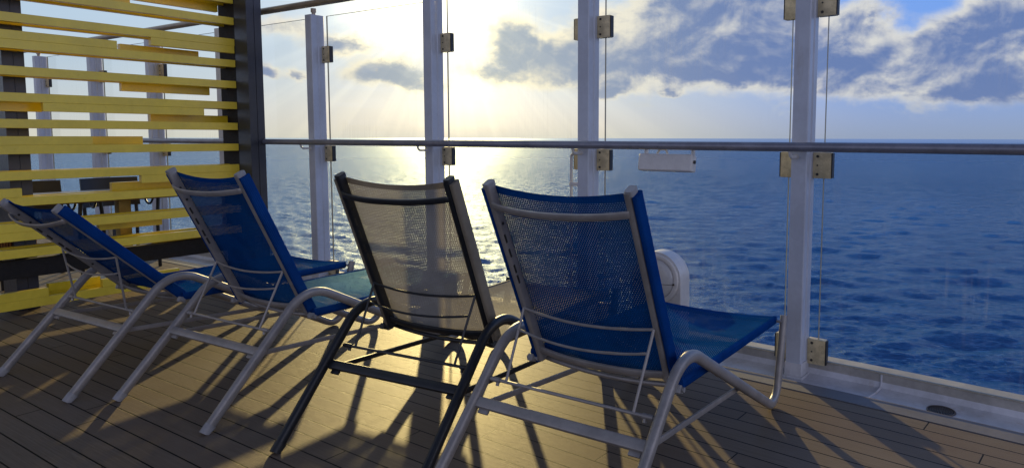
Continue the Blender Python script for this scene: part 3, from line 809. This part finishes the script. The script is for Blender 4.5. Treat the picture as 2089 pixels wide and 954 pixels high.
puffs = g.ramp(el, .8, 2.2)*(1.0-g.ramp(el, 4.2, 6.5))*g.ramp(n1, .53, .70)*.60
dens = dens + blob(23.6, 6.9, 2.2, 1.2, .5)
d_ = dens + (n1-.5)*1.05 + gencl*.35
cov = g.ramp(d_, .14, .66)
core = g.ramp(d_, .36, 1.05)
relief = (n1s-n1)*4.0
# clear sky gradient, with an added fill behind the camera
sunx = (az-SUN_AZ)*(1/1.0)
near = g.m('EXPONENT', (sunx*sunx)*(-1/(19.0*19.0)))               # 1 towards the sun's side, 0 away from it
far = 1.0-near
hz = g.m('EXPONENT', g.m('MAXIMUM', el, 0.0)*-.22)                   # 1 at the horizon
nishita = g.node('ShaderNodeVectorMath', operation='SCALE'); g.link(sky.outputs[0], nishita.inputs[0]); nishita.inputs['Scale'].default_value = .02
right = g.ramp(az, -3, 24)
upper = g.mix(right, col(.37, .54, .74), col(.145, .34, .86))
hzc = g.mix(right, col(.60, .62, .58), col(.30, .385, .56))
skyc = g.mix(hz, upper, hzc)
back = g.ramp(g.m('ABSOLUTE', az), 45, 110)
high = g.ramp(el, 11, 24)
zen = g.mix(g.ramp(el, 30, 75), g.mix(g.ramp(az, -25, 12), col(.64, .72, .79), col(.05, .23, .68)), col(.05, .08, .18))
rear = g.mix(g.ramp(el, 8, 45), g.mix(g.ramp(az, 20, 100), col(.48, .50, .68), col(.98, .99, 1.25)), col(.05, .07, .15))  # unseen sky behind the camera, brightened to fill-light post and slat fronts
skyc = g.mix(high, skyc, zen)
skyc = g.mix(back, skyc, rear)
skyc = g.mix(.35*1.0, skyc, g.blend('ADD', 1.0, skyc, nishita.outputs[0]))
# clouds
near2 = g.m('EXPONENT', ((az+9.0)*(az+9.0))*(-1/(13.0*13.0)))
lit = g.mix(near2, col(.80, .76, .68), col(1.15, 1.0, .66))
drk = g.mix(near2, col(.135, .205, .42), col(.44, .49, .52))
brt = total([(22.6, 7.2, 1.8, 1.0, .9), (31.5, 10.2, 3.0, 1.1, .9), (26.5, 4.6, 5.0, .9, .8), (33.0, 5.0, 1.5, 1.2, .7), (25.5, 6.2, 1.2, 1.0, .7), (4.0, 8.5, 2.2, 1.6, .9), (-4.5, 4.6, 5.0, .8, .6), (9, 3.9, 6, .5, .5)])
n3 = g.noise(g.mapping(ae, loc=(9.1, 4.7, 0)), 3.0, 9, .53, .35)
shade = g.m('MULTIPLY_ADD', n3-.5, 1.25, (1.0-core)*.80+.06+g.m('MINIMUM', g.m('MAXIMUM', (el-6.6)*.055, -.16), .30))+relief*.7+brt*.55
cl = g.mix(g.ramp(shade, -.1, 1.05), drk, lit)
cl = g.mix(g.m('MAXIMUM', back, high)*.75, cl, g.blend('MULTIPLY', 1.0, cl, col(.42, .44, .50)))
skyc = g.mix(puffs*g.ramp(az, 0, 8), skyc, col(.72, .70, .62))
allc = g.mix(cov*g.ramp(el, .3, 2.2)*.93, skyc, cl)
# low haze band, sun glare and the bright veil under the sun
allc = g.mix(g.m('EXPONENT', g.m('MAXIMUM', el, 0.0)*-.62)*.55, allc, g.mix(right, col(.66, .65, .54), col(.27, .33, .47)))
def glow(a0, e0, ra, re, amp):
    x = (az-a0+warp*2.0)*(1/ra); y = (el-e0+warp2*2.0)*(1/re); return g.m('EXPONENT', (x*x+y*y)*-1.0)*amp
gl = glow(-14.8, 9.4, 3.6, 2.2, .9)+glow(SUN_AZ-.6, SUN_EL, 4.4, 4.3, 1.9)+glow(-9.5, 2.2, 6.0, 2.2, .48)+glow(-8.6, 4.2, 2.6, 1.4, .4)+glow(SUN_AZ, SUN_EL+4, 13, 8, .22)
rx_ = az-SUN_AZ; ry_ = SUN_EL-el
ra_ = g.m('ARCTAN2', rx_, ry_); rd_ = g.m('SQRT', rx_*rx_+ry_*ry_)
rays = g.ramp(g.noise(g.comb(ra_*2.6, 3.3, 0), 3.0, 3, .6), .42, .66)*g.m('EXPONENT', rd_*(-1/8.0))*g.ramp(rd_, 3, 7)*g.ramp(ry_, 0, 4)
gl = gl + rays*.42
glc = g.node('ShaderNodeVectorMath', operation='SCALE'); glc.inputs[0].default_value = (1.0, .83, .46); g.put(glc.inputs['Scale'], gl*(1.0-cov*core*.80))
addn = g.node('ShaderNodeVectorMath', operation='ADD'); g.link(allc, addn.inputs[0]); g.link(glc.outputs[0], addn.inputs[1])
# below the horizon: dim blue
fin = g.mix(g.ramp(el, -2.0, -.3), col(.02, .04, .08), addn.outputs[0])
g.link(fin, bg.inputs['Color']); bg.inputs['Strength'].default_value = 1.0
w.cycles.sampling_method = 'MANUAL'; w.cycles.sample_map_resolution = 1024

# ------------------------------------------------------------------ camera
cd = bpy.data.cameras.new('camera'); cam = bpy.data.objects.new('camera', cd); COL.objects.link(cam); scene.camera = cam
cd.sensor_width = 36; cd.sensor_fit = 'HORIZONTAL'; cd.lens = 1404.2386/2089*36
cd.shift_x = -(1177.534-1044.5)/2089; cd.shift_y = (398.818-477)/2089
cd.clip_start = .05; cd.clip_end = 30000
cam.location = (0, 0, 1.1287)
cam.rotation_euler = (Matrix.Rotation(PI/2-.085536, 4, 'X') @ Matrix.Rotation(.0019, 4, 'Z')).to_euler()

vs = scene.view_settings; vs.view_transform = 'Standard'; vs.look = 'None'; vs.exposure = 0; vs.gamma = 1; vs.use_curve_mapping = False
scene.cycles.use_denoising = True
scene.cycles.max_bounces = 8; scene.cycles.transparent_max_bounces = 24
scene.cycles.sample_clamp_direct = 3.5; scene.cycles.sample_clamp_indirect = 6; scene.cycles.caustics_reflective = False; scene.cycles.caustics_refractive = False
